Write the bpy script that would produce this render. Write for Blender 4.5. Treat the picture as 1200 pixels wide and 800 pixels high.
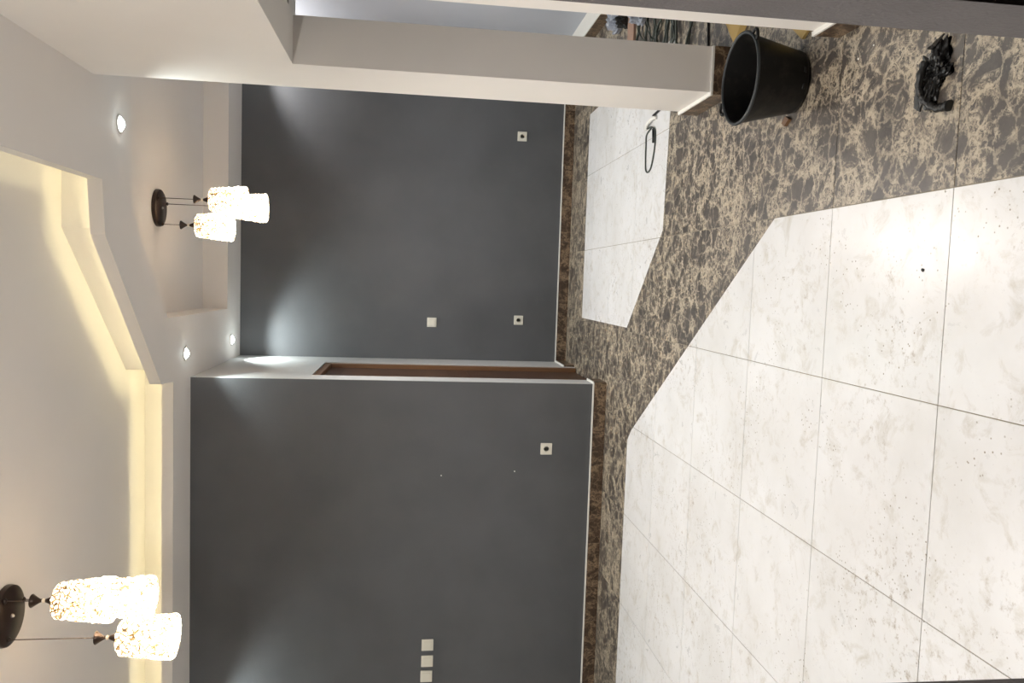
import bpy, bmesh, math, random
from mathutils import Vector, Matrix, noise
from mathutils.geometry import tessellate_polygon

for o in list(bpy.data.objects): bpy.data.objects.remove(o)
S = bpy.context.scene
COL = S.collection
R_ = random.Random(7)

# ------------------------------------------------------------------ camera
YAW, PIT, ROL, FPX = 0.07433, 0.12856, 0.02434, 920.0
HC = 1.45
fwd = Vector((-math.sin(YAW)*math.cos(PIT), math.cos(YAW)*math.cos(PIT), -math.sin(PIT)))
rt = Vector((math.cos(YAW), math.sin(YAW), 0)); up = rt.cross(fwd)
r2 = math.cos(ROL)*rt + math.sin(ROL)*up
u2 = -math.sin(ROL)*rt + math.cos(ROL)*up
camd = bpy.data.cameras.new('camera'); cam = bpy.data.objects.new('camera', camd); COL.objects.link(cam)
camd.sensor_fit = 'HORIZONTAL'; camd.sensor_width = 36.0; camd.lens = FPX*36.0/1200.0
camd.clip_start = 0.05; camd.clip_end = 100
# the photograph was taken with the phone turned on its side: picture-right is world-down
cx, cy, cz = -u2, r2, -fwd
cam.matrix_world = Matrix(((cx.x, cy.x, cz.x, 0), (cx.y, cy.y, cz.y, 0), (cx.z, cy.z, cz.z, HC), (0, 0, 0, 1)))
S.camera = cam

# ------------------------------------------------------------------ world + exposure
w = bpy.data.worlds.new('night'); S.world = w; w.use_nodes = True
w.node_tree.nodes['Background'].inputs[0].default_value = (0.02, 0.025, 0.03, 1)
w.node_tree.nodes['Background'].inputs[1].default_value = 0.3
S.view_settings.view_transform = 'Standard'; S.view_settings.look = 'None'
S.view_settings.exposure = 0.88; S.view_settings.gamma = 1.0; S.view_settings.use_curve_mapping = False

COOL = (0.90, 1.0, 0.98); WARM = (1.0, 0.96, 0.92); COVE = (1.0, 0.90, 0.52)
P_DOWN = 15.0; P_BULB = 14.0; P_BEAM = 7.0; E_SHADE = 1.2; E_COVE = 8.5; P_FILL = 24.0

# ------------------------------------------------------------------ materials
def srgb(r, g, b):
    f = lambda c: (c/255/12.92) if c/255 <= 0.04045 else ((c/255+0.055)/1.055)**2.4
    return (f(r), f(g), f(b), 1)

def mat(name, col, rough=0.6, metal=0.0, spec=0.5):
    m = bpy.data.materials.new(name); m.use_nodes = True
    b = m.node_tree.nodes['Principled BSDF']
    b.inputs['Base Color'].default_value = col; b.inputs['Roughness'].default_value = rough
    b.inputs['Metallic'].default_value = metal; b.inputs['Specular IOR Level'].default_value = spec
    return m

def N(m, t, **kw):
    n = m.node_tree.nodes.new(t)
    for k, v in kw.items():
        if k in n.inputs: n.inputs[k].default_value = v
        else: setattr(n, k, v)
    return n
def LK(m, a, b): m.node_tree.links.new(a, b)
def BS(m): return m.node_tree.nodes['Principled BSDF']
def ramp(m, src, stops):
    n = N(m, 'ShaderNodeValToRGB'); e = n.color_ramp.elements
    while len(e) < len(stops): e.new(0.5)
    for i, (p, c) in enumerate(stops): e[i].position = p; e[i].color = c
    LK(m, src, n.inputs[0]); return n
def mixc(m, fac, a, b, mode='MIX'):
    n = N(m, 'ShaderNodeMix', data_type='RGBA', blend_type=mode)
    for s, v in ((0, fac), (6, a), (7, b)):
        if hasattr(v, 'is_linked') or isinstance(v, bpy.types.NodeSocket): LK(m, v, n.inputs[s])
        else: n.inputs[s].default_value = v
    return n.outputs[2]
def bump(m, h, strength, dist=0.01):
    b = N(m, 'ShaderNodeBump', Strength=strength, Distance=dist); LK(m, h, b.inputs['Height'])
    LK(m, b.outputs[0], BS(m).inputs['Normal'])

def paint(name, col, var=0.06, bs=0.15, scale=2.0, rough=0.7, fine=180.0):
    m = mat(name, col, rough, spec=0.3)
    g = N(m, 'ShaderNodeNewGeometry')
    n1 = N(m, 'ShaderNodeTexNoise', Scale=scale, Detail=4.0); LK(m, g.outputs['Position'], n1.inputs['Vector'])
    d = tuple(c*(1-var*2) for c in col[:3])+(1,); l = tuple(min(1, c*(1+var)) for c in col[:3])+(1,)
    r = ramp(m, n1.outputs['Fac'], [(0.3, d), (0.7, l)]); LK(m, r.outputs[0], BS(m).inputs['Base Color'])
    n2 = N(m, 'ShaderNodeTexNoise', Scale=fine, Detail=2.0); LK(m, g.outputs['Position'], n2.inputs['Vector'])
    bump(m, n2.outputs['Fac'], bs, 0.002)
    return m

M = {}
M['ceiling'] = paint('ceiling_white_paint', (0.80, 0.765, 0.735, 1), 0.01, 0.05)
M['white'] = paint('wall_white_paint', (0.87, 0.83, 0.785, 1), 0.012, 0.08)
M['return'] = paint('wall_light_grey_paint', (0.52, 0.52, 0.52, 1), 0.02, 0.08)
M['blue'] = paint('wall_pale_blue_grey_paint', (0.48, 0.50, 0.55, 1), 0.02, 0.08)
M['grey'] = paint('wall_charcoal_paint', (0.098, 0.101, 0.108, 1), 0.05, 0.35, 3.0, 0.55, 120)
M['jamb'] = paint('jamb_charcoal_paint', (0.165, 0.15, 0.15, 1), 0.06, 0.9, 9.0, 0.6, 160)
M['hall'] = mat('hall_dark_paint', (0.05, 0.05, 0.05, 1), 0.9)
M['cap'] = mat('white_grout_cap', (0.80, 0.78, 0.73, 1), 0.6)
M['grout'] = mat('brown_grout', (0.30, 0.26, 0.20, 1), 0.9)

def white_tile_mat():
    m = mat('white_porcelain_tile', (0.80, 0.80, 0.78, 1), 0.2)
    g = N(m, 'ShaderNodeNewGeometry'); P = g.outputs['Position']
    a = N(m, 'ShaderNodeTexNoise', Scale=2.2, Detail=6.0, Roughness=0.6); LK(m, P, a.inputs['Vector'])
    base = ramp(m, a.outputs['Fac'], [(0.3, (0.70, 0.69, 0.68, 1)), (0.62, (0.79, 0.785, 0.79, 1))]).outputs[0]
    # smears of dried mortar
    b = N(m, 'ShaderNodeTexNoise', Scale=9.0, Detail=8.0, Roughness=0.7, Distortion=0.6); LK(m, P, b.inputs['Vector'])
    bm = ramp(m, b.outputs['Fac'], [(0.53, (0, 0, 0, 1)), (0.72, (1, 1, 1, 1))]).outputs[0]
    c = mixc(m, bm, base, (0.58, 0.55, 0.50, 1))
    g2 = N(m, 'ShaderNodeTexNoise', Scale=1.7, Detail=2.0); LK(m, P, g2.inputs['Vector'])
    g3 = N(m, 'ShaderNodeTexNoise', Scale=26.0, Detail=9.0, Roughness=0.75); LK(m, P, g3.inputs['Vector'])
    gm = mixc(m, 1.0, ramp(m, g2.outputs['Fac'], [(0.50, (0, 0, 0, 1)), (0.62, (1, 1, 1, 1))]).outputs[0], ramp(m, g3.outputs['Fac'], [(0.54, (0, 0, 0, 1)), (0.66, (0.9, 0.9, 0.9, 1))]).outputs[0], 'MULTIPLY')
    c = mixc(m, gm, c, (0.36, 0.30, 0.23, 1))
    # small gritty specks, only inside patches
    v = N(m, 'ShaderNodeTexVoronoi', Scale=48.0, Randomness=1.0); LK(m, P, v.inputs['Vector'])
    v2 = ramp(m, v.outputs['Distance'], [(0.10, (1, 1, 1, 1)), (0.17, (0, 0, 0, 1))]).outputs[0]
    k = N(m, 'ShaderNodeTexNoise', Scale=3.1, Detail=3.0); LK(m, P, k.inputs['Vector'])
    km = ramp(m, k.outputs['Fac'], [(0.48, (0, 0, 0, 1)), (0.60, (1, 1, 1, 1))]).outputs[0]
    sp = mixc(m, 1.0, v2, km, 'MULTIPLY')
    c = mixc(m, sp, c, (0.30, 0.26, 0.20, 1))
    # tile-wise variation
    oi = N(m, 'ShaderNodeObjectInfo')
    tv = ramp(m, oi.outputs['Random'], [(0.0, (0.965, 0.965, 0.96, 1)), (1.0, (1, 1, 1, 1))]).outputs[0]
    c = mixc(m, 1.0, c, tv, 'MULTIPLY')
    LK(m, c, BS(m).inputs['Base Color'])
    rr = ramp(m, b.outputs['Fac'], [(0.35, (0.27,)*3+(1,)), (0.75, (0.38,)*3+(1,))]).outputs[0]
    LK(m, rr, BS(m).inputs['Roughness'])
    return m
M['wtile'] = white_tile_mat()

def marble_mat(name, dark, mid, light, rough, sc=1.0, veins=1.0):
    m = mat(name, mid, rough)
    g = N(m, 'ShaderNodeNewGeometry'); P = g.outputs['Position']
    oi = N(m, 'ShaderNodeObjectInfo')
    off = N(m, 'ShaderNodeVectorMath', operation='ADD'); LK(m, P, off.inputs[0])
    sc3 = N(m, 'ShaderNodeVectorMath', operation='SCALE'); sc3.inputs[0].default_value = (3.1, 5.7, 1.3)
    LK(m, oi.outputs['Random'], sc3.inputs['Scale']); LK(m, sc3.outputs[0], off.inputs[1])
    Q = off.outputs[0]
    wn = N(m, 'ShaderNodeTexNoise', Scale=11.0*sc, Detail=10.0, Roughness=0.72); LK(m, Q, wn.inputs['Vector'])
    mx = N(m, 'ShaderNodeVectorMath', operation='MULTIPLY_ADD'); LK(m, wn.outputs['Color'], mx.inputs[0])
    mx.inputs[1].default_value = (0.11/sc, 0.11/sc, 0.11/sc); LK(m, Q, mx.inputs[2])
    V = mx.outputs[0]
    def vor(scale, a, b, top=1.0):
        n = N(m, 'ShaderNodeTexVoronoi', Scale=scale*sc, feature='DISTANCE_TO_EDGE'); LK(m, V, n.inputs['Vector'])
        return ramp(m, n.outputs['Distance'], [(a, (top,)*3+(1,)), (b, (0, 0, 0, 1))]).outputs[0]
    pn = N(m, 'ShaderNodeTexNoise', Scale=7.0*sc, Detail=7.0, Roughness=0.7, Distortion=1.2); LK(m, Q, pn.inputs['Vector'])
    zone = ramp(m, pn.outputs['Fac'], [(0.47, (0, 0, 0, 1)), (0.57, (1, 1, 1, 1))]).outputs[0]
    base = ramp(m, wn.outputs['Fac'], [(0.36, dark), (0.66, mid)]).outputs[0]
    c = mixc(m, mixc(m, 1.0, vor(24.0, 0.02, 0.11, 1.0), zone, 'MULTIPLY'), base, light)
    c = mixc(m, mixc(m, 1.0, vor(58.0, 0.0, 0.17, 0.85), zone, 'MULTIPLY'), c, light)
    soft = ramp(m, pn.outputs['Fac'], [(0.30, (0.05,)*3+(1,)), (0.55, (veins,)*3+(1,))]).outputs[0]
    c = mixc(m, mixc(m, 1.0, vor(11.0, 0.008, 0.06, 0.9), soft, 'MULTIPLY'), c, light)
    LK(m, c, BS(m).inputs['Base Color'])
    return m
M['marble'] = marble_mat('brown_marble_tile', (0.054, 0.045, 0.039, 1), (0.105, 0.088, 0.075, 1), (0.48, 0.405, 0.30, 1), 0.40)
M['skirt'] = marble_mat('dark_brown_marble_skirting', (0.035, 0.021, 0.013, 1), (0.085, 0.052, 0.034, 1), (0.30, 0.21, 0.13, 1), 0.35, 1.3, 0.7)

def wood_mat():
    m = mat('dark_brown_wood', (0.06, 0.025, 0.01, 1), 0.4)
    g = N(m, 'ShaderNodeTexCoord'); mp = N(m, 'ShaderNodeMapping'); mp.inputs['Scale'].default_value = (18, 18, 1.2)
    LK(m, g.outputs['Object'], mp.inputs[0])
    n = N(m, 'ShaderNodeTexNoise', Scale=3.0, Detail=5.0, Distortion=1.0); LK(m, mp.outputs[0], n.inputs['Vector'])
    r = ramp(m, n.outputs['Fac'], [(0.3, (0.045, 0.018, 0.008, 1)), (0.7, (0.10, 0.042, 0.018, 1))])
    LK(m, r.outputs[0], BS(m).inputs['Base Color']); bump(m, n.outputs['Fac'], 0.2, 0.002)
    return m
M['wood'] = wood_mat()
M['frame_wood'] = mat('brown_door_frame_wood', (0.17, 0.085, 0.04, 1), 0.45)
M['bronze'] = mat('dark_bronze_metal', (0.045, 0.03, 0.024, 1), 0.28, 0.6)
M['steel'] = mat('brushed_steel', (0.5, 0.48, 0.45, 1), 0.3, 1.0)
M['cord'] = mat('brown_cord', (0.10, 0.075, 0.06, 1), 0.5)
M['crystal'] = mat('clear_bead', (0.85, 0.8, 0.7, 1), 0.1)
M['plastic'] = mat('cream_plastic', (0.72, 0.69, 0.60, 1), 0.35)
M['socket_hole'] = mat('dark_socket_hole', (0.33, 0.30, 0.24, 1), 0.5)
M['socket_in'] = mat('socket_inner_plastic', (0.66, 0.63, 0.54, 1), 0.4)
M['cable'] = mat('black_cable', (0.018, 0.018, 0.018, 1), 0.45)
M['cable_grey'] = mat('dark_green_cable', (0.05, 0.06, 0.05, 1), 0.5)
M['card'] = mat('yellow_brown_cardboard', (0.55, 0.38, 0.14, 1), 0.8)
M['plank'] = mat('reddish_wood', (0.30, 0.19, 0.14, 1), 0.7)
M['bag'] = mat('pale_blue_white_plastic_bag', (0.27, 0.29, 0.34, 1), 0.3)
M['debris'] = mat('grey_mortar_crumb', (0.55, 0.52, 0.47, 1), 0.9)

def rubber():
    m = mat('black_rubber', (0.011, 0.011, 0.012, 1), 0.42)
    g = N(m, 'ShaderNodeTexCoord'); n = N(m, 'ShaderNodeTexNoise', Scale=14.0, Detail=8.0, Roughness=0.7)
    LK(m, g.outputs['Object'], n.inputs['Vector'])
    r = ramp(m, n.outputs['Fac'], [(0.5, (0.005, 0.0046, 0.0042, 1)), (0.80, (0.03, 0.025, 0.02, 1))])
    LK(m, r.outputs[0], BS(m).inputs['Base Color'])
    bump(m, n.outputs['Fac'], 0.25, 0.004); return m
M['rubber'] = rubber(); BS(M['rubber']).inputs['Specular IOR Level'].default_value = 0.3
M['rubber_lip'] = mat('worn_grey_rubber_rim', (0.022, 0.026, 0.028, 1), 0.5)
M['film'] = mat('crumpled_black_plastic', (0.010, 0.010, 0.010, 1), 0.33)

def emis(name, col, st):
    m = bpy.data.materials.new(name); m.use_nodes = True; nt = m.node_tree; nt.nodes.clear()
    o = nt.nodes.new('ShaderNodeOutputMaterial'); e = nt.nodes.new('ShaderNodeEmission')
    e.inputs[0].default_value = tuple(col)+(1,); e.inputs[1].default_value = st
    nt.links.new(e.outputs[0], o.inputs[0]); return m
M['led'] = emis('warm_led_tape', COVE, E_COVE)
M['lens'] = emis('cool_downlight_lens', COOL, 20.0)
M['bulb'] = emis('lit_bulb', WARM, 30.0)

def shade_mat():
    m = mat('lit_pebbled_glass_shade', (0.8, 0.72, 0.6, 1), 0.25)
    b = BS(m); nt = m.node_tree
    g = N(m, 'ShaderNodeTexCoord')
    v = N(m, 'ShaderNodeTexVoronoi', Scale=46.0, feature='DISTANCE_TO_EDGE'); LK(m, g.outputs['Object'], v.inputs['Vector'])
    gap = ramp(m, v.outputs['Distance'], [(0.03, (0.012, 0.007, 0.003, 1)), (0.11, (0.20, 0.12, 0.05, 1)), (0.28, (1.0, 0.88, 0.68, 1))])
    LK(m, gap.outputs[0], b.inputs['Base Color'])
    tr = nt.nodes.new('ShaderNodeBsdfTranslucent'); LK(m, gap.outputs[0], tr.inputs[0])
    ms = nt.nodes.new('ShaderNodeMixShader'); ms.inputs[0].default_value = 0.55
    LK(m, b.outputs[0], ms.inputs[1]); LK(m, tr.outputs[0], ms.inputs[2])
    em = nt.nodes.new('ShaderNodeEmission'); LK(m, gap.outputs[0], em.inputs[0]); em.inputs[1].default_value = E_SHADE
    ad = nt.nodes.new('ShaderNodeAddShader'); LK(m, ms.outputs[0], ad.inputs[0]); LK(m, em.outputs[0], ad.inputs[1])
    LK(m, ad.outputs[0], nt.nodes['Material Output'].inputs[0])
    return m
M['shade'] = shade_mat()

# ------------------------------------------------------------------ mesh helpers
def finish(name, bm, m, parent=None, smooth=False):
    me = bpy.data.meshes.new(name); bmesh.ops.recalc_face_normals(bm, faces=bm.faces); bm.to_mesh(me); bm.free()
    if smooth:
        for p in me.polygons: p.use_smooth = True
    if m: me.materials.append(m)
    o = bpy.data.objects.new(name, me); COL.objects.link(o)
    if parent: o.parent = parent
    return o
def sharp(o, ang=35):
    o.data.set_sharp_from_angle(angle=math.radians(ang)); return o
def abox(bm, x0, x1, y0, y1, z0, z1, bev=0):
    r = bmesh.ops.create_cube(bm, size=1)
    for v in r['verts']:
        v.co = Vector(((x0+x1)/2+v.co.x*(x1-x0), (y0+y1)/2+v.co.y*(y1-y0), (z0+z1)/2+v.co.z*(z1-z0)))
    if bev:
        es = list({e for v in r['verts'] for e in v.link_edges})
        bmesh.ops.bevel(bm, geom=es, offset=bev, segments=2, affect='EDGES', profile=0.5)
def box(name, m, *a, parent=None, bev=0):
    bm = bmesh.new(); abox(bm, *a, bev=bev); return finish(name, bm, m, parent)
def area(p): return sum(p[i][0]*p[(i+1) % len(p)][1]-p[(i+1) % len(p)][0]*p[i][1] for i in range(len(p)))/2
def aprism(bm, loops, z0, z1):
    """flat slab bounded by loops[0] with holes loops[1:]"""
    L = [[Vector((x, y, 0)) for x, y in l] for l in loops]
    tris = tessellate_polygon(L); flat = [v for l in L for v in l]
    lo = [bm.verts.new((v.x, v.y, z0)) for v in flat]; hi = [bm.verts.new((v.x, v.y, z1)) for v in flat]
    for t in tris:
        for vs in ([lo[i] for i in t], [hi[i] for i in reversed(t)]):
            try: bm.faces.new(vs)
            except ValueError: pass
    k = 0
    for l in L:
        n = len(l)
        for i in range(n):
            a, b = k+i, k+(i+1) % n
            try: bm.faces.new((lo[a], lo[b], hi[b], hi[a]))
            except ValueError: pass
        k += n
def prism(name, m, loops, z0, z1, parent=None):
    bm = bmesh.new(); aprism(bm, loops, z0, z1); return finish(name, bm, m, parent)
def offset(poly, d):
    """outward offset of a counter-clockwise polygon"""
    n = len(poly); out = []
    for i in range(n):
        p0, p1, p2 = Vector(poly[i-1]), Vector(poly[i]), Vector(poly[(i+1) % n])
        a = (p1-p0).normalized(); b = (p2-p1).normalized()
        na = Vector((a.y, -a.x)); nb = Vector((b.y, -b.x))
        q = (na+nb); q = q/ max(0.2, q.length_squared/2) if q.length > 1e-6 else na
        out.append((p1.x+q.x*d, p1.y+q.y*d))
    return out
def clip(poly, a, b, c):
    """keep a*x+b*y<=c"""
    out = []
    for i in range(len(poly)):
        p, q = poly[i], poly[(i+1) % len(poly)]
        dp, dq = a*p[0]+b*p[1]-c, a*q[0]+b*q[1]-c
        if dp <= 1e-9: out.append(p)
        if (dp < -1e-9 and dq > 1e-9) or (dp > 1e-9 and dq < -1e-9):
            t = dp/(dp-dq); out.append((p[0]+t*(q[0]-p[0]), p[1]+t*(q[1]-p[1])))
    return out if len(out) > 2 and abs(area(out)) > 2e-5 else []
def halfplanes(poly):
    r = []
    for i in range(len(poly)):
        p, q = poly[i], poly[(i+1) % len(poly)]
        a, b = q[1]-p[1], -(q[0]-p[0]); l = math.hypot(a, b); a /= l; b /= l
        r.append((a, b, a*p[0]+b*p[1]))
    return r
def inter(cell, poly):
    for a, b, c in halfplanes(poly):
        cell = clip(cell, a, b, c)
        if not cell: return []
    return cell
def subtract(cell, poly):
    out = []; rest = cell
    for a, b, c in halfplanes(poly):
        o = clip(rest, -a, -b, -c)
        if o: out.append(o)
        rest = clip(rest, a, b, c)
        if not rest: break
    return out
def tube(bm, pts, r, seg=8, cap=True, radii=None):
    pts = [Vector(p) for p in pts]; rings = []; prev = None
    for i, p in enumerate(pts):
        t = (pts[min(i+1, len(pts)-1)]-pts[max(i-1, 0)]).normalized()
        if prev is None:
            u = t.orthogonal().normalized()
        else:
            u = (prev-prev.dot(t)*t).normalized()
        prev = u; v = t.cross(u); rr = radii[i] if radii else r
        rings.append([bm.verts.new(p+rr*(math.cos(2*math.pi*k/seg)*u+math.sin(2*math.pi*k/seg)*v)) for k in range(seg)])
    for a, b in zip(rings, rings[1:]):
        for k in range(seg): bm.faces.new((a[k], a[(k+1) % seg], b[(k+1) % seg], b[k]))
    if cap: bm.faces.new(rings[0][::-1]); bm.faces.new(rings[-1])
def smooth_path(pts, n=6):
    out = []; P = [Vector(p) for p in pts]
    for i in range(len(P)-1):
        p0, p1, p2, p3 = P[max(i-1, 0)], P[i], P[i+1], P[min(i+2, len(P)-1)]
        for k in range(n):
            t = k/n
            out.append(0.5*((2*p1)+(p2-p0)*t+(2*p0-5*p1+4*p2-p3)*t*t+(3*p1-p0-3*p2+p3)*t**3))
    out.append(P[-1]); return out
def lathe(bm, prof, seg=32, closed=False):
    """prof: list of (r,z) ; r=0 makes a pole"""
    rings = []
    for r, z in prof:
        if r < 1e-6: rings.append([bm.verts.new((0, 0, z))])
        else: rings.append([bm.verts.new((r*math.cos(2*math.pi*k/seg), r*math.sin(2*math.pi*k/seg), z)) for k in range(seg)])
    pairs = list(zip(rings, rings[1:]))
    if closed: pairs.append((rings[-1], rings[0]))
    for a, b in pairs:
        for k in range(seg):
            j = (k+1) % seg
            if len(a) == 1 and len(b) == 1: continue
            if len(a) == 1: bm.faces.new((a[0], b[j], b[k]))
            elif len(b) == 1: bm.faces.new((a[k], a[j], b[0]))
            else: bm.faces.new((a[k], a[j], b[j], b[k]))
def struct(o):
    o['kind'] = 'structure'; return o
def tag(o, label, cat, group=None):
    o['label'] = label; o['category'] = cat
    if group: o['group'] = group
    return o
def thing(name, loc, label, cat, group=None, rz=0):
    o = bpy.data.objects.new(name, None); o.empty_display_size = 0.05; COL.objects.link(o)
    o.location = loc; o.rotation_euler = (0, 0, rz); return tag(o, label, cat, group)

# ------------------------------------------------------------------ dimensions
Z0, Z1, Z2 = 2.96, 3.20, 3.157     # soffit, main tray, alcove recess
XL, XR = -4.2, 2.2
YA, YB = 5.66, 7.24
XC = -0.725                         # return wall
XP = 0.915                          # partition face
YF0, YF1 = 0.879, 0.985             # front wall with the doorway the picture is taken through
DX0, DX1 = -0.54, 0.35
TOP = 3.32

# ------------------------------------------------------------------ floor
floor = struct(box('floor', M['grout'], XL-0.1, XR+0.1, -1.3, YB+0.1, -0.10, -0.0022))
GX, GY = 0.61, 0.62
G = 0.0016
near = [(-4.0, 1.0), (0.30, 1.0), (0.30, 3.68), (-0.93, 4.95), (-0.985, 5.035), (-4.0, 5.06)]
far = [(0.34, 4.49), (1.436, 4.43), (1.436, 6.588), (-0.274, 6.588), (-0.274, 5.17)]
fields = [near, far]
fullmesh = {}
def tile(name, polys, m):
    bm = bmesh.new()
    for p in polys:
        if area(p) < 0: p = p[::-1]
        aprism(bm, [p], -0.010, 0.0)
    return finish(name, bm, m, floor)
y = 1.985-GY*6
ix = 0
for j in range(16):
    y0, y1 = -1.115+0.0+(j-1)*GY+0.0, 0
    y0 = 1.985+(j-5)*GY; y1 = y0+GY
    if y0 > YB or y1 < -1.3: continue
    for i in range(-7, 5):
        x0 = 0.300 if i == 1 else -0.296+i*GX; x1 = 0.300 if i == 0 else -0.296+(i+1)*GX
        a0, a1, b0, b1 = max(x0+G, XL-0.05), min(x1-G, XR+0.05), max(y0+G, -1.3), min(y1-G, YB+0.05)
        if a1-a0 < 0.01 or b1-b0 < 0.01: continue
        cell = [(a0, b0), (a1, b0), (a1, b1), (a0, b1)]
        rest = [cell]; whole = True
        for f in fields:
            w_ = inter(cell, offset(f, -G))
            if w_:
                full = i != 0 and i != 1 and abs(area(w_)-(GX-2*G)*(GY-2*G)) < 1e-6
                if full and 'w' in fullmesh:
                    o = bpy.data.objects.new('white_tile', fullmesh['w'][0]); COL.objects.link(o); o.parent = floor
                    o.location = (x0-fullmesh['w'][1], y0-fullmesh['w'][2], 0)
                else:
                    o = tile('white_tile', [w_], M['wtile'])
                    if full: fullmesh['w'] = (o.data, x0, y0)
            nr = []
            for c in rest: nr += subtract(c, f)
            rest = nr
        if rest: tile('marble_tile', rest, M['marble'])

# ------------------------------------------------------------------ walls
wb = struct(box('wall_back', M['grey'], XL, XC, YA, YA+0.12, 0, TOP))
struct(box('wall_alcove', M['grey'], XC-0.12, XR, YB, YB+0.12, 0, TOP))
DY0, DY1, DZ = 5.885, 6.80, 2.165
bm = bmesh.new()
abox(bm, XC-0.12, XC+0.004, YA+0.003, DY0, 0, TOP); abox(bm, XC-0.12, XC+0.004, DY1, YB, 0, TOP)
abox(bm, XC-0.12, XC+0.004, DY0, DY1, DZ, TOP)
struct(finish('wall_return', bm, M['return']))
struct(box('wall_left', M['white'], XL-0.12, XL, YF0, YA+0.12, 0, TOP))
struct(box('wall_right', M['blue'], XR, XR+0.12, YF0, YB+0.12, 0, TOP))
bm = bmesh.new()
abox(bm, XL, DX0, YF0, YF1, 0, TOP); abox(bm, DX1, XR, YF0, YF1, 0, TOP); abox(bm, DX0, DX1, YF0, YF1, 2.25, TOP)
struct(finish('wall_front', bm, M['jamb']))
# partition: near length, pillar, beam between them, beam across to the right wall
PX1 = 1.122; PY0, PY1 = 3.574, 4.0
NY = 2.62
struct(box('wall_partition', M['white'], 0.90, PX1, YF1, NY, 0, Z0))
struct(box('trim_pillar', M['white'], XP, PX1, PY0, PY1, 0, Z0))
struct(box('trim_beam', M['white'], XP, PX1, NY, PY0, 1.985, Z0))
struct(box('trim_lintel', M['white'], PX1, XR, 3.74, 3.94, 2.03, Z0))
# hall behind the camera
bm = bmesh.new()
abox(bm, -1.3, -1.2, -1.3, YF0, 0, 2.7); abox(bm, 1.3, 1.4, -1.3, YF0, 0, 2.7); abox(bm, -1.3, 1.4, -1.4, -1.3, 0, 2.7)
struct(finish('wall_hall', bm, M['hall']))
struct(box('ceiling_hall', M['hall'], -1.3, 1.4, -1.4, YF0, 2.7, 2.8))

# ------------------------------------------------------------------ ceiling
T = [(-3.7, 1.7), (0.445, 1.7), (0.44, 4.10), (0.172, 4.135), (-0.69, 5.02), (-0.705, 5.26), (-3.7, 5.255)]
B = [(-3.92, 1.48), (0.50, 1.48), (0.49, 4.23), (0.205, 4.225), (-0.615, 5.116), (-0.62, 5.47), (-3.92, 5.465)]
T2 = [(0.33, 4.505), (1.85, 4.505), (1.85, 6.745), (-0.289, 6.745), (-0.289, 5.15)]
outer = [(XL, YF1), (XR, YF1), (XR, YB), (XC, YB), (XC, YA), (XL, YA)]
ceil = struct(prism('ceiling', M['ceiling'], [outer, T, T2], Z0, Z0+0.015))
def cpart(o): o.parent = ceil; return o
cpart(prism('cove_lip', M['ceiling'], [offset(T, 0.018), T], Z0+0.015, Z0+0.07))
cpart(prism('cove_back_wall', M['ceiling'], [offset(B, 0.03), B], Z0+0.015, Z1))
cpart(prism('tray_ceiling', M['ceiling'], [offset(B, 0.03)], Z1, Z1+0.04))
cpart(prism('recess_side', M['ceiling'], [offset(T2, 0.03), T2], Z0+0.015, Z2))
cpart(prism('recess_ceiling', M['ceiling'], [offset(T2, 0.03)], Z2, Z2+0.04))
# warm led tape lying behind the lip
lt = cpart(prism('led_tape', M['led'], [offset(T, 0.056), offset(T, 0.046)], Z0+0.016, Z0+0.022))
lt['label'] = 'lit warm yellow led tape'

# ------------------------------------------------------------------ skirting
def skirting(name, p0, p1, nrm, h=0.098, t=0.013, capw=0.016, dark=True, ext=(0, 0)):
    p0, p1, nrm = Vector(p0), Vector(p1), Vector(nrm); d = p1-p0; L = d.length; d.normalize()
    def rect(s0, s1, a, b):
        q = [p0+d*s0+nrm*a, p0+d*s1+nrm*a, p0+d*s1+nrm*b, p0+d*s0+nrm*b]
        q = [(v.x, v.y) for v in q]
        return q if area(q) > 0 else q[::-1]
    cap = struct(prism(name, M['cap'], [rect(-ext[0], L+ext[1], 0.0, capw)], h-0.005, h+0.004))
    s = 0
    while s < L-1e-4:
        e = min(L, s+0.6)
        a = s+0.0008 if s > 0 else s-ext[0]; b = e-0.0008 if e < L-1e-4 else e+ext[1]
        prism('skirting_tile', M['skirt'], [rect(a, b, 0.0, t)], 0.0, h-0.005, cap)
        s = e
    return cap
skirting('baseboard_back', (XC, YA), (XL, YA), (0, -1), ext=(0.013, 0))
skirting('baseboard_alcove', (XR, YB), (XC, YB), (0, -1))
skirting('baseboard_return', (XC+0.004, YA), (XC+0.004, DY0-0.02), (1, 0), ext=(0.0, 0))
skirting('baseboard_return_far', (XC+0.004, DY1+0.02), (XC+0.004, YB-0.016), (1, 0))
skirting('baseboard_pillar_side', (XP, PY0), (XP, PY1), (-1, 0), ext=(0.013, 0.013))
skirting('baseboard_pillar_front', (XP, PY0), (PX1, PY0), (0, -1))
skirting('baseboard_partition', (0.90, YF1), (0.90, NY), (-1, 0), ext=(0, 0.013))
skirting('baseboard_right', (XR, YF1), (XR, YB-0.016), (-1, 0), t=0.155, capw=0.158, h=0.095)
skirting('baseboard_left', (XL, YF1), (XL, YA-0.016), (1, 0))

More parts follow.
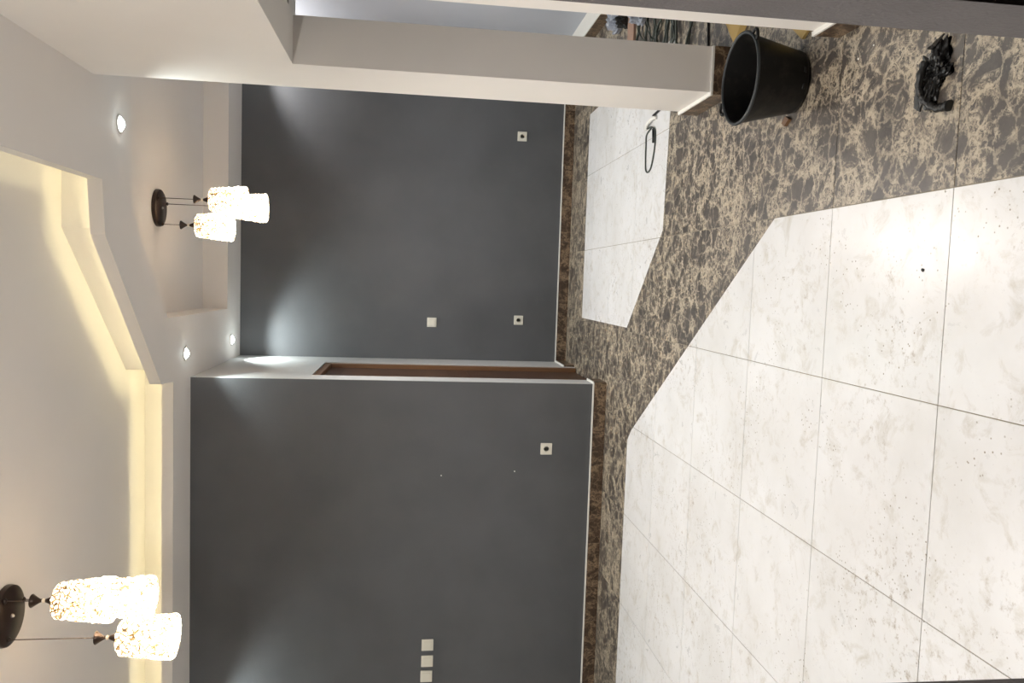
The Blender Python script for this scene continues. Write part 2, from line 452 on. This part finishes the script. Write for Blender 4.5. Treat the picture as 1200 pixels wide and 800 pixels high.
# ------------------------------------------------------------------ door in the return wall
door = struct(box('door_1', M['wood'], XC-0.075, XC-0.035, DY0+0.055, DY1-0.055, 0.01, DZ-0.055))
fr = bmesh.new()
abox(fr, XC-0.10, XC-0.002, DY0+0.002, DY0+0.055, 0, DZ-0.002, 0.004)
abox(fr, XC-0.10, XC-0.002, DY1-0.055, DY1-0.002, 0, DZ-0.002, 0.004)
abox(fr, XC-0.10, XC-0.002, DY0+0.055, DY1-0.055, DZ-0.055, DZ-0.002, 0.004)
finish('door_frame', fr, M['frame_wood'], door)
for z0, z1 in ((0.18, 0.98), (1.14, 1.98)):
    box('door_panel', M['wood'], XC-0.035, XC-0.026, DY0+0.18, DY1-0.18, z0, z1, parent=door, bev=0.004)

# ------------------------------------------------------------------ downlights
def downlight(x, y, label, power=P_DOWN, colour=COOL):
    t = thing('downlight', (x, y, Z0), label, 'downlight', 'recessed downlights')
    bm = bmesh.new(); lathe(bm, [(0.034, -0.001), (0.036, -0.006), (0.046, -0.006), (0.050, -0.001)], 28, closed=True)
    finish('trim_ring', bm, M['cap'], t, True)
    bm = bmesh.new(); lathe(bm, [(0, -0.024), (0.015, -0.022), (0.027, -0.014), (0.034, -0.003), (0.034, -0.001), (0, -0.001)], 28)  # dome shape stands in for the round bloom of the lit lens
    finish('lens', bm, M['lens'], t, True)
    l = bpy.data.lights.new('downlight_beam', 'SPOT'); l.energy = power; l.color = colour; l.spot_size = math.radians(132)
    l.spot_blend = 0.5; l.shadow_soft_size = 0.03
    o = bpy.data.objects.new('downlight_beam', l); COL.objects.link(o); o.location = (0, 0, -0.05); o.parent = t
    return t
downlight(0.749, 4.332, 'lit round downlight between the pillar and the small pendant lamp, nearest the pillar')
downlight(-0.547, 5.528, 'lit round downlight in the soffit above the outer corner of the near dark wall', 12)
downlight(-0.557, 6.898, 'lit round downlight close to the far dark wall, above the brown door', 24)
for x, y, pw, l in ((1.78, 6.90, 22, 'recessed downlight by the far dark wall, hidden behind the white pillar'),
                    (1.66, 5.2, 13, 'recessed downlight above the tangled wires, hidden behind the white pillar'),
                    (-3.2, 5.36, 15, 'recessed downlight beyond the picture edge, above the three switches'),
                    (0.0, 1.36, 21, 'added fill downlight overhead near the doorway, outside the picture'),  # unseen lamp, added to lift the pillar front
                    (-1.7, 1.25, 21, 'added fill downlight overhead left of the doorway, outside the picture'),  # also unseen, added to brighten the pillar and dark walls
                    (-3.95, 3.4, 17, 'added fill downlight by the white side wall, outside the picture')):  # unseen too, added for more ambient light from the left
    downlight(x, y, l, pw, (1.0, 0.97, 0.95) if pw > 20 else COOL)

# ------------------------------------------------------------------ pendant clusters
HS = 0.235
def shade_bm():
    bm = bmesh.new(); nz, ns = 44, 96; rt_, rb_ = 0.076, 0.101
    prof = []
    rings = []
    for i in range(nz+1):
        t = i/nz; z = -HS*t; r = rt_+(rb_-rt_)*t
        if t < 0.06: r -= 0.010*(1-t/0.06)**2
        if t > 0.96: r -= 0.004*((t-0.96)/0.04)
        ring = []
        for k in range(ns):
            a = 2*math.pi*k/ns; p = Vector((r*math.cos(a), r*math.sin(a), z))
            d = noise.voronoi(p*46.0)[0]; e = d[1]-d[0]
            amp = 0.0075 if t < 0.86 else 0.0015
            rr = r+amp*(min(1, e*2.2)-0.5)
            ring.append(bm.verts.new((rr*math.cos(a), rr*math.sin(a), z)))
        rings.append(ring)
    top = [bm.verts.new((0.018*math.cos(2*math.pi*k/ns), 0.018*math.sin(2*math.pi*k/ns), -0.001)) for k in range(ns)]
    rings.insert(0, top)
    for a, b in zip(rings, rings[1:]):
        for k in range(ns): bm.faces.new((a[k], a[(k+1) % ns], b[(k+1) % ns], b[k]))
    return bm
bm = shade_bm(); shade_me = bpy.data.meshes.new('shade'); bmesh.ops.recalc_face_normals(bm, faces=bm.faces); bm.to_mesh(shade_me); bm.free()
for p in shade_me.polygons: p.use_smooth = True
shade_me.materials.append(M['shade'])
def chandelier(cx_, cy_, zc, rc, spots, label):
    t = thing('pendant_lamp', (cx_, cy_, zc), label, 'ceiling lamp', 'three-shade pendant lamps')
    bm = bmesh.new(); lathe(bm, [(0, -0.030), (rc*0.90, -0.030), (rc*0.98, -0.024), (rc, -0.012), (rc, -0.001), (0, -0.001)], 48)
    can = sharp(finish('canopy', bm, M['bronze'], t, True)); can['label'] = 'dark bronze ceiling disc'
    bm = bmesh.new(); lathe(bm, [(0, -0.042), (0.005, -0.041), (0.008, -0.036), (0.009, -0.030), (0, -0.030)], 16)
    finish('screw', bm, M['steel'], can, True)
    for x, y, zt in spots:
        lx, ly, lz = x-cx_, y-cy_, zt-zc
        bm = bmesh.new(); tube(bm, [(lx, ly, -0.03), (lx, ly, lz+0.09)], 0.0024, 8)
        c = finish('cord', bm, M['cord'], t, True)
        bm = bmesh.new(); lathe(bm, [(0, -0.030), (0.009, -0.036), (0.013, -0.040), (0.009, -0.044), (0.0, -0.050)][::-1], 12)
        k = finish('cord_grip', bm, M['bronze'], t, True); k.location = (lx, ly, 0.004)
        bm = bmesh.new(); lathe(bm, [(0, 0.098), (0.010, 0.096), (0.029, 0.103), (0.030, 0.100), (0.018, 0.083), (0.010, 0.070), (0.006, 0.062), (0, 0.060)], 20)
        f = finish('finial', bm, M['bronze'], t, True); f.location = (lx, ly, lz); f['label'] = 'dark bronze flared finial'
        bm = bmesh.new(); lathe(bm, [(0, 0.062), (0.007, 0.060), (0.0125, 0.053), (0.007, 0.046), (0, 0.044)], 14)
        g = finish('glass_bead', bm, M['crystal'], t, True); g.location = (lx, ly, lz)
        bm = bmesh.new(); lathe(bm, [(0, 0.046), (0.008, 0.045), (0.014, 0.030), (0.022, 0.010), (0.026, 0.000), (0.022, -0.012), (0, -0.012)], 20)
        q = finish('socket_cup', bm, M['bronze'], t, True); q.location = (lx, ly, lz)
        s = bpy.data.objects.new('shade', shade_me); COL.objects.link(s); s.parent = t; s.location = (lx, ly, lz)
        s.rotation_euler = (0, 0, R_.random()*6); s['label'] = 'glowing pebbled glass shade'
        bm = bmesh.new(); bmesh.ops.create_uvsphere(bm, u_segments=16, v_segments=10, radius=0.028)
        bu = finish('bulb', bm, M['bulb'], s, True); bu.location = (0, 0, -0.085)
        l = bpy.data.lights.new('bulb_light', 'POINT'); l.energy = P_BULB; l.color = WARM; l.shadow_soft_size = 0.03
        o = bpy.data.objects.new('bulb_light', l); COL.objects.link(o); o.parent = t; o.location = (lx, ly, lz-0.185)
        l = bpy.data.lights.new('bulb_downward_light', 'SPOT'); l.energy = P_BEAM; l.color = WARM; l.shadow_soft_size = 0.035
        l.spot_size = math.radians(150); l.spot_blend = 0.6
        o = bpy.data.objects.new('bulb_downward_light', l); COL.objects.link(o); o.parent = t; o.location = (lx, ly, lz-0.225)
    return t
chandelier(-1.54, 3.62, Z1, 0.135, [(-1.447, 3.555, 2.955), (-1.507, 3.72, 2.845), (-1.631, 3.58, 2.702)],
           'near pendant lamp of three glowing shades in the cove-lit ceiling tray, by the picture edge')
chandelier(0.425, 5.58, Z2, 0.125, [(0.485, 5.49, 2.793), (0.462, 5.68, 2.698), (0.318, 5.58, 2.903)],
           'far pendant lamp of three glowing shades in the small ceiling recess before the dark wall')

# added bare bulb near the doorway, unseen, brightening the ceiling and partition
t = thing('fill_bulb', (-0.75, 1.22, Z0), 'added fill bulb hanging on a short cord by the doorway, outside the picture', 'ceiling lamp')
bm = bmesh.new(); tube(bm, [(0, 0, -0.001), (0, 0, -0.42)], 0.003, 8); finish('cord', bm, M['cord'], t, True)
bm = bmesh.new(); lathe(bm, [(0, -0.40), (0.016, -0.40), (0.018, -0.45), (0, -0.45)], 16); finish('lamp_holder', bm, M['cable'], t)
bm = bmesh.new(); lathe(bm, [(0, -0.45), (0.013, -0.452), (0.018, -0.475), (0.030, -0.50), (0.032, -0.52), (0.024, -0.54), (0, -0.552)], 20)
finish('bulb', bm, M['bulb'], t, True)
l = bpy.data.lights.new('fill_bulb_light', 'POINT'); l.energy = P_FILL; l.color = (1.0, 0.96, 0.90); l.shadow_soft_size = 0.04
o = bpy.data.objects.new('fill_bulb_light', l); COL.objects.link(o); o.parent = t; o.location = (0, 0, -0.60)

# ------------------------------------------------------------------ sockets and switches
def plate(name, x, y, z, label, kind, group):
    t = thing(name, (x, y, z), label, 'switch' if kind == 'switch' else 'socket', group)
    s = 0.043
    p = box('plate', M['plastic'], -s, s, -0.010, -0.0005, -s, s, parent=t, bev=0.003)
    if kind == 'switch':
        box('rocker', M['plastic'], -0.027, 0.027, -0.0145, -0.0095, -0.030, 0.030, parent=t, bev=0.002)
    else:
        bm = bmesh.new(); lathe(bm, [(0.0, -0.001), (0.017, -0.001), (0.020, 0.003), (0.023, 0.003), (0.024, 0.0), (0.0, 0.0)], 24)
        for v in bm.verts: v.co = Vector((v.co.x, -0.010-v.co.z, v.co.y))
        q = finish('socket_well', bm, M['socket_in'], t, True)
        for dx in (-0.0095, 0.0095):
            bm = bmesh.new(); lathe(bm, [(0, 0), (0.0034, 0), (0.0034, 0.002), (0, 0.002)], 10)
            for v in bm.verts: v.co = Vector((v.co.x+dx, -0.010-v.co.z, v.co.y))
            finish('socket_hole', bm, M['socket_hole'], q)
    return t
def xat(x, Y0, Y1): return x*Y1/Y0
plate('wall_socket', 1.335*YB/7.2, YB, 0.481, 'cream socket on the far dark wall, nearest the white pillar', 'socket', 'wall sockets')
plate('wall_socket', -0.337*YB/7.2, YB, 0.458, 'cream socket low on the far dark wall, near the brown door', 'socket', 'wall sockets')
plate('wall_switch', -0.378*YB/7.2, YB, 1.260, 'single cream switch on the far dark wall, straight above the low socket', 'switch', 'wall switches')
plate('wall_socket', -1.211, YA, 0.434, 'cream socket low on the near dark wall', 'socket', 'wall sockets')
plate('wall_switch', -2.688, YA, 1.271, 'first of three cream switches on the near dark wall, nearest the wall corner', 'switch', 'wall switches')
plate('wall_switch', -2.812, YA, 1.271, 'middle one of three cream switches on the near dark wall', 'switch', 'wall switches')
plate('wall_switch', -2.928, YA, 1.274, 'last of three cream switches on the near dark wall, at the picture edge', 'switch', 'wall switches')
for x, z, l in ((-1.415, 1.204, 'tiny pale plug mark on the near dark wall, upper of two'), (-1.382, 0.664, 'tiny pale plug mark on the near dark wall, lower of two')):
    bm = bmesh.new(); lathe(bm, [(0, 0.003), (0.003, 0.0025), (0.0055, 0), (0, -0.0)], 8)
    for v in bm.verts: v.co = Vector((v.co.x, -v.co.z-0.0003, v.co.y))
    o = finish('wall_plug', bm, M['cap']); o.location = (x, YA, z); tag(o, l, 'wall plug', 'wall plugs')

# ------------------------------------------------------------------ bucket
bk = thing('bucket', (0.806, 2.925, 0), 'black rubber mortar bucket standing on the brown marble floor by the pillar', 'bucket')
bm = bmesh.new()
lathe(bm, [(0, 0.0), (0.100, 0.0), (0.113, 0.006), (0.117, 0.02), (0.133, 0.09), (0.151, 0.165), (0.165, 0.222), (0.166, 0.230),
           (0.159, 0.230), (0.157, 0.222), (0.145, 0.165), (0.127, 0.09), (0.110, 0.015), (0, 0.010)], 56)
for v in bm.verts:
    a = math.atan2(v.co.y, v.co.x); k = 1+0.012*math.sin(2*a+0.7)*v.co.z/0.23+0.004*math.sin(5*a)
    v.co.x *= k; v.co.y *= k
sharp(finish('body', bm, M['rubber'], bk, True), 50)
bm = bmesh.new(); lathe(bm, [(0.160, 0.222), (0.165, 0.224), (0.171, 0.225), (0.173, 0.230), (0.170, 0.235), (0.164, 0.236), (0.160, 0.231)], 56, closed=True)
for v in bm.verts:
    a = math.atan2(v.co.y, v.co.x); k = 1+0.012*math.sin(2*a+0.7)+0.004*math.sin(5*a); v.co.x *= k; v.co.y *= k
rim = finish('rim', bm, M['rubber_lip'], bk, True)
for ang in (math.radians(118), math.radians(-44)):
    bm = bmesh.new(); c, s = math.cos(ang), math.sin(ang)
    pts = [(0.172+0.024*math.sin(u), 0.024*math.cos(u)) for u in [math.pi*k/10 for k in range(11)]]
    tube(bm, [(p[0]*c-p[1]*s, p[0]*s+p[1]*c, 0.231) for p in pts], 0.006, 8)
    finish('lug', bm, M['rubber'], bk, True)
# wire handle folded down over the far side
a0, a1 = math.radians(-44), math.radians(118)
pts = []
for k in range(25):
    t = k/24; a = a0+(a1-a0)*t; sag = math.sin(math.pi*t)
    pts.append((0.186*math.cos(a)*(1-0.02*sag), 0.186*math.sin(a)*(1-0.02*sag), 0.228-0.075*sag))
bm = bmesh.new(); tube(bm, pts, 0.0028, 8); finish('handle', bm, M['steel'], bk, True)
for u0 in (-0.25, 0.25):
    bm = bmesh.new()
    pp = [(0.118*math.cos(a), 0.118*math.sin(a), 0.03) for a in [math.radians(-96)+u0+0.02*k for k in range(-4, 5)]]
    tube(bm, pp, 0.006, 8); finish('moulded_grip', bm, M['rubber'], bk, True)

# ------------------------------------------------------------------ crumpled plastic with a strap
cr = thing('crumpled_plastic', (0.625, 2.09, 0), 'crumpled black plastic lump with a curled strap, alone on the brown marble floor', 'plastic waste')
bm = bmesh.new(); bmesh.ops.create_icosphere(bm, subdivisions=5, radius=1)
for v in bm.verts:
    p = v.co.copy(); n1 = noise.noise(p*1.6+Vector((3, 1, 2))); n2 = noise.voronoi(p*3.4)[0]; e = min(0.6, n2[1]-n2[0]); n3 = noise.noise(p*9)
    r = 0.80+0.42*n1+0.42*e+0.10*n3-0.10
    th = 0.42 if p.x > 0 else 0.34
    v.co = Vector((p.x*0.094*r, p.y*0.060*r*(1.15 if p.x > 0 else 0.8), max(-0.02, p.z)*0.052*r))
rotz = Matrix.Rotation(math.radians(-16), 3, 'Z')
for v in bm.verts: v.co = rotz @ v.co; v.co.z = max(v.co.z, 0)
sharp(finish('crumpled_film', bm, M['film'], cr, True), 28)
bm = bmesh.new()
pp = smooth_path([(0.03, -0.01, 0.045), (-0.015, 0.0, 0.052), (-0.050, 0.012, 0.040), (-0.082, 0.002, 0.020), (-0.100, -0.030, 0.010), (-0.098, -0.060, 0.009), (-0.103, -0.075, 0.009)], 6)
tube(bm, pp, 0.012, 10, radii=[0.011+0.002*math.sin(i*1.7)+(0.004 if i > len(pp)-5 else 0) for i in range(len(pp))])
finish('strap', bm, M['film'], cr, True)
for (a, b, c, d) in (((-0.04, 0.04, 0.03), (-0.08, 0.07, 0.012), (-0.095, 0.055, 0.004), (-0.05, 0.02, 0.02)), ((0.06, -0.02, 0.03), (0.098, -0.050, 0.018), (0.092, -0.008, 0.012), (0.07, 0.0, 0.03)),
                     ((-0.03, 0.0, 0.02), (-0.09, 0.03, 0.010), (-0.10, 0.012, 0.004), (-0.05, -0.01, 0.02))):
    bm = bmesh.new(); vs = [bm.verts.new(q) for q in (a, b, c, d)]; vs2 = [bm.verts.new((q[0], q[1], q[2]+0.004)) for q in (a, b, c, d)]
    bm.faces.new(vs[::-1]); bm.faces.new(vs2)
    for k in range(4): bm.faces.new((vs[k], vs[(k+1) % 4], vs2[(k+1) % 4], vs2[k]))
    bmesh.ops.subdivide_edges(bm, edges=bm.edges, cuts=3, use_grid_fill=True)
    for v in bm.verts: v.co += Vector((noise.noise(v.co*60), noise.noise(v.co*60+Vector((5, 5, 5))), abs(noise.noise(v.co*50)))) * 0.006
    finish('torn_flap', bm, M['film'], cr)

# ------------------------------------------------------------------ cables
def cable(name, pts, r, m, label, group=None, n=6):
    bm = bmesh.new(); tube(bm, smooth_path([(x, y, r+0.0004+z) for x, y, z in pts], n), r, 8)
    o = finish(name, bm, m, None, True)
    return tag(o, label, 'cable', group)
cb = cable('looped_cable', [(0.985, 4.80, 0), (0.96, 4.89, 0), (0.90, 4.895, 0), (0.80, 4.89, 0), (0.735, 4.87, 0), (0.722, 4.81, 0), (0.755, 4.755, 0), (0.85, 4.71, 0),
            (0.95, 4.71, 0), (0.985, 4.76, 0.006), (0.99, 4.82, 0.010), (1.0, 4.90, 0.0)], 0.0048, M['cable_grey'],
           'thin dark cable lying in a narrow loop on the small white tile field')
cable('cable_offcut', [(1.055, 4.76, 0), (1.062, 4.66, 0), (1.07, 4.60, 0), (1.10, 4.52, 0), (1.115, 4.47, 0)], 0.007, M['cable'],
      'short dark cable offcut on white tiles, against the foot of the pillar side')
bm = bmesh.new(); tube(bm, [(0.885, 4.722, 0.010), (0.97, 4.735, 0.010)], 0.009, 8)
finish('cable_tie', bm, M['cable'], cb, True)
bm = bmesh.new(); tube(bm, smooth_path([(1.0, 4.90, 0.008), (1.02, 4.83, 0.02), (1.035, 4.74, 0.014), (1.03, 4.70, 0.006)], 5), 0.011, 8)
finish('bare_clip', bm, M['cap'], cb, True)

# heap of wire on the floor behind the partition opening
heap = bmesh.new()
for k in range(17):
    yb = 4.22+k*0.046+R_.uniform(-.03, .03); ph = R_.random()*6; x0 = 1.22+R_.random()*0.1; pts = []
    r = R_.choice((0.003, 0.004, 0.005, 0.007))
    for q in range(8):
        t = q/7
        pts.append((x0+0.72*t+R_.uniform(-.02, .02), yb+0.12*math.sin(t*3.6+ph)+R_.uniform(-.03, .03)+0.13*t*t, r+0.001+0.05*math.sin(math.pi*t)*R_.random()))
    tube(heap, smooth_path(pts, 6), r, 7)
for k, (cx_, cy_, rr) in enumerate(((1.55, 4.72, 0.19), (1.62, 4.95, 0.16), (1.50, 4.55, 0.13))):
    pts = [(cx_+rr*math.cos(a)*(1+0.06*math.sin(3*a)), cy_+rr*1.2*math.sin(a), 0.012+0.02*abs(math.sin(2*a+k))) for a in [2*math.pi*q/10 for q in range(12)]]
    tube(heap, smooth_path(pts, 6), 0.008, 7)
o = finish('tangled_wire', heap, M['cable_grey'], None, True); o['kind'] = 'stuff'
tag(o, 'tangled heap of dark wires on the brown marble floor behind the pillar', 'wires')
cable('straight_cable', [(1.10, 3.86, 0), (1.22, 3.885, 0), (1.34, 3.90, 0), (1.62, 3.93, 0)], 0.0055, M['cable'],
      'single black cable lying straight across the marble floor beside the pillar foot')
def blob(name, loc, sx, sy, sz, m, label, cat, seed):
    bm = bmesh.new(); bmesh.ops.create_icosphere(bm, subdivisions=4, radius=1)
    for v in bm.verts:
        p = v.co.copy(); e = noise.voronoi(p*2.2+Vector((seed, 0, 0)))[0]; r = 0.75+0.5*min(0.6, e[1]-e[0])+0.3*noise.noise(p*1.5+Vector((seed, 2, 1)))
        v.co = Vector((p.x*sx*r, p.y*sy*r, max(0, (p.z+0.35))*sz*r))
    o = sharp(finish(name, bm, m, None, True), 30); o.location = loc; return tag(o, label, cat)
blob('plastic_bag', (1.90, 5.66, 0), 0.09, 0.13, 0.09, M['bag'], 'pale bluish plastic bag on the marble floor beside the reddish board', 'bag', 4)
blob('plastic_bag', (1.69, 4.84, 0.07), 0.08, 0.12, 0.09, M['bag'], 'pale bluish plastic bag lying in the heap of dark wires', 'bag', 9)
blob('black_bag', (1.84, 5.45, 0), 0.06, 0.05, 0.07, M['film'], 'small black bag between the pale bag and the reddish board', 'bag', 2)
o = box('wooden_board', M['plank'], -0.35, 0.35, -0.075, 0.075, 0.0, 0.018, bev=0.002); o.location = (1.72, 5.34, 0.0005); o.rotation_euler = (0, 0, 0.06)
tag(o, 'reddish wooden board lying on the marble floor behind the tangle of wires', 'board')

# cardboard pieces by the bucket
def wedge(name, pts, z, h, m, label, cat):
    o = prism(name, m, [pts if area(pts) > 0 else pts[::-1]], z, z+h); return tag(o, label, cat)
wedge('cardboard_piece', [(1.12, 3.50), (1.30, 3.66), (1.42, 3.56), (1.24, 3.36)], 0.0, 0.03, M['card'], 'yellow-brown cardboard piece on the floor behind the bucket, farther from the viewer', 'cardboard')
wedge('cardboard_piece', [(0.957, 2.885), (1.06, 3.02), (1.14, 2.88), (1.02, 2.76)], 0.0, 0.012, M['card'], 'pale yellow cardboard corner poking out from behind the partition wall end', 'cardboard')
wedge('wood_scrap', [(0.652, 2.985), (0.668, 3.01), (0.69, 2.98), (0.672, 2.95)], 0.0, 0.014, M['frame_wood'], 'tiny brown scrap on the floor touching the bucket side', 'scrap')

# crumbs
def crumb(x, y, s, m, label):
    bm = bmesh.new(); bmesh.ops.create_icosphere(bm, subdivisions=2, radius=s)
    for v in bm.verts:
        v.co *= 0.8+0.5*noise.noise(v.co*120+Vector((x, y, 0))); v.co.z = max(v.co.z*0.6+s*0.3, 0)
    o = finish('mortar_crumb', bm, m); o.location = (x, y, 0.0002); tag(o, label, 'debris', 'crumbs on the floor')
crumb(0.800, 2.415, 0.0035, M['cap'], 'white crumb on brown marble below the bucket, nearer the dark jamb')
crumb(0.780, 2.50, 0.004, M['cap'], 'white crumb on brown marble just below the bucket foot')
crumb(0.078, 2.09, 0.006, M['cable'], 'black crumb on the near white tiles, beside the bright reflection')
crumb(0.293, 2.02, 0.004, M['cap'], 'white crumb on the border line between marble and white tiles')
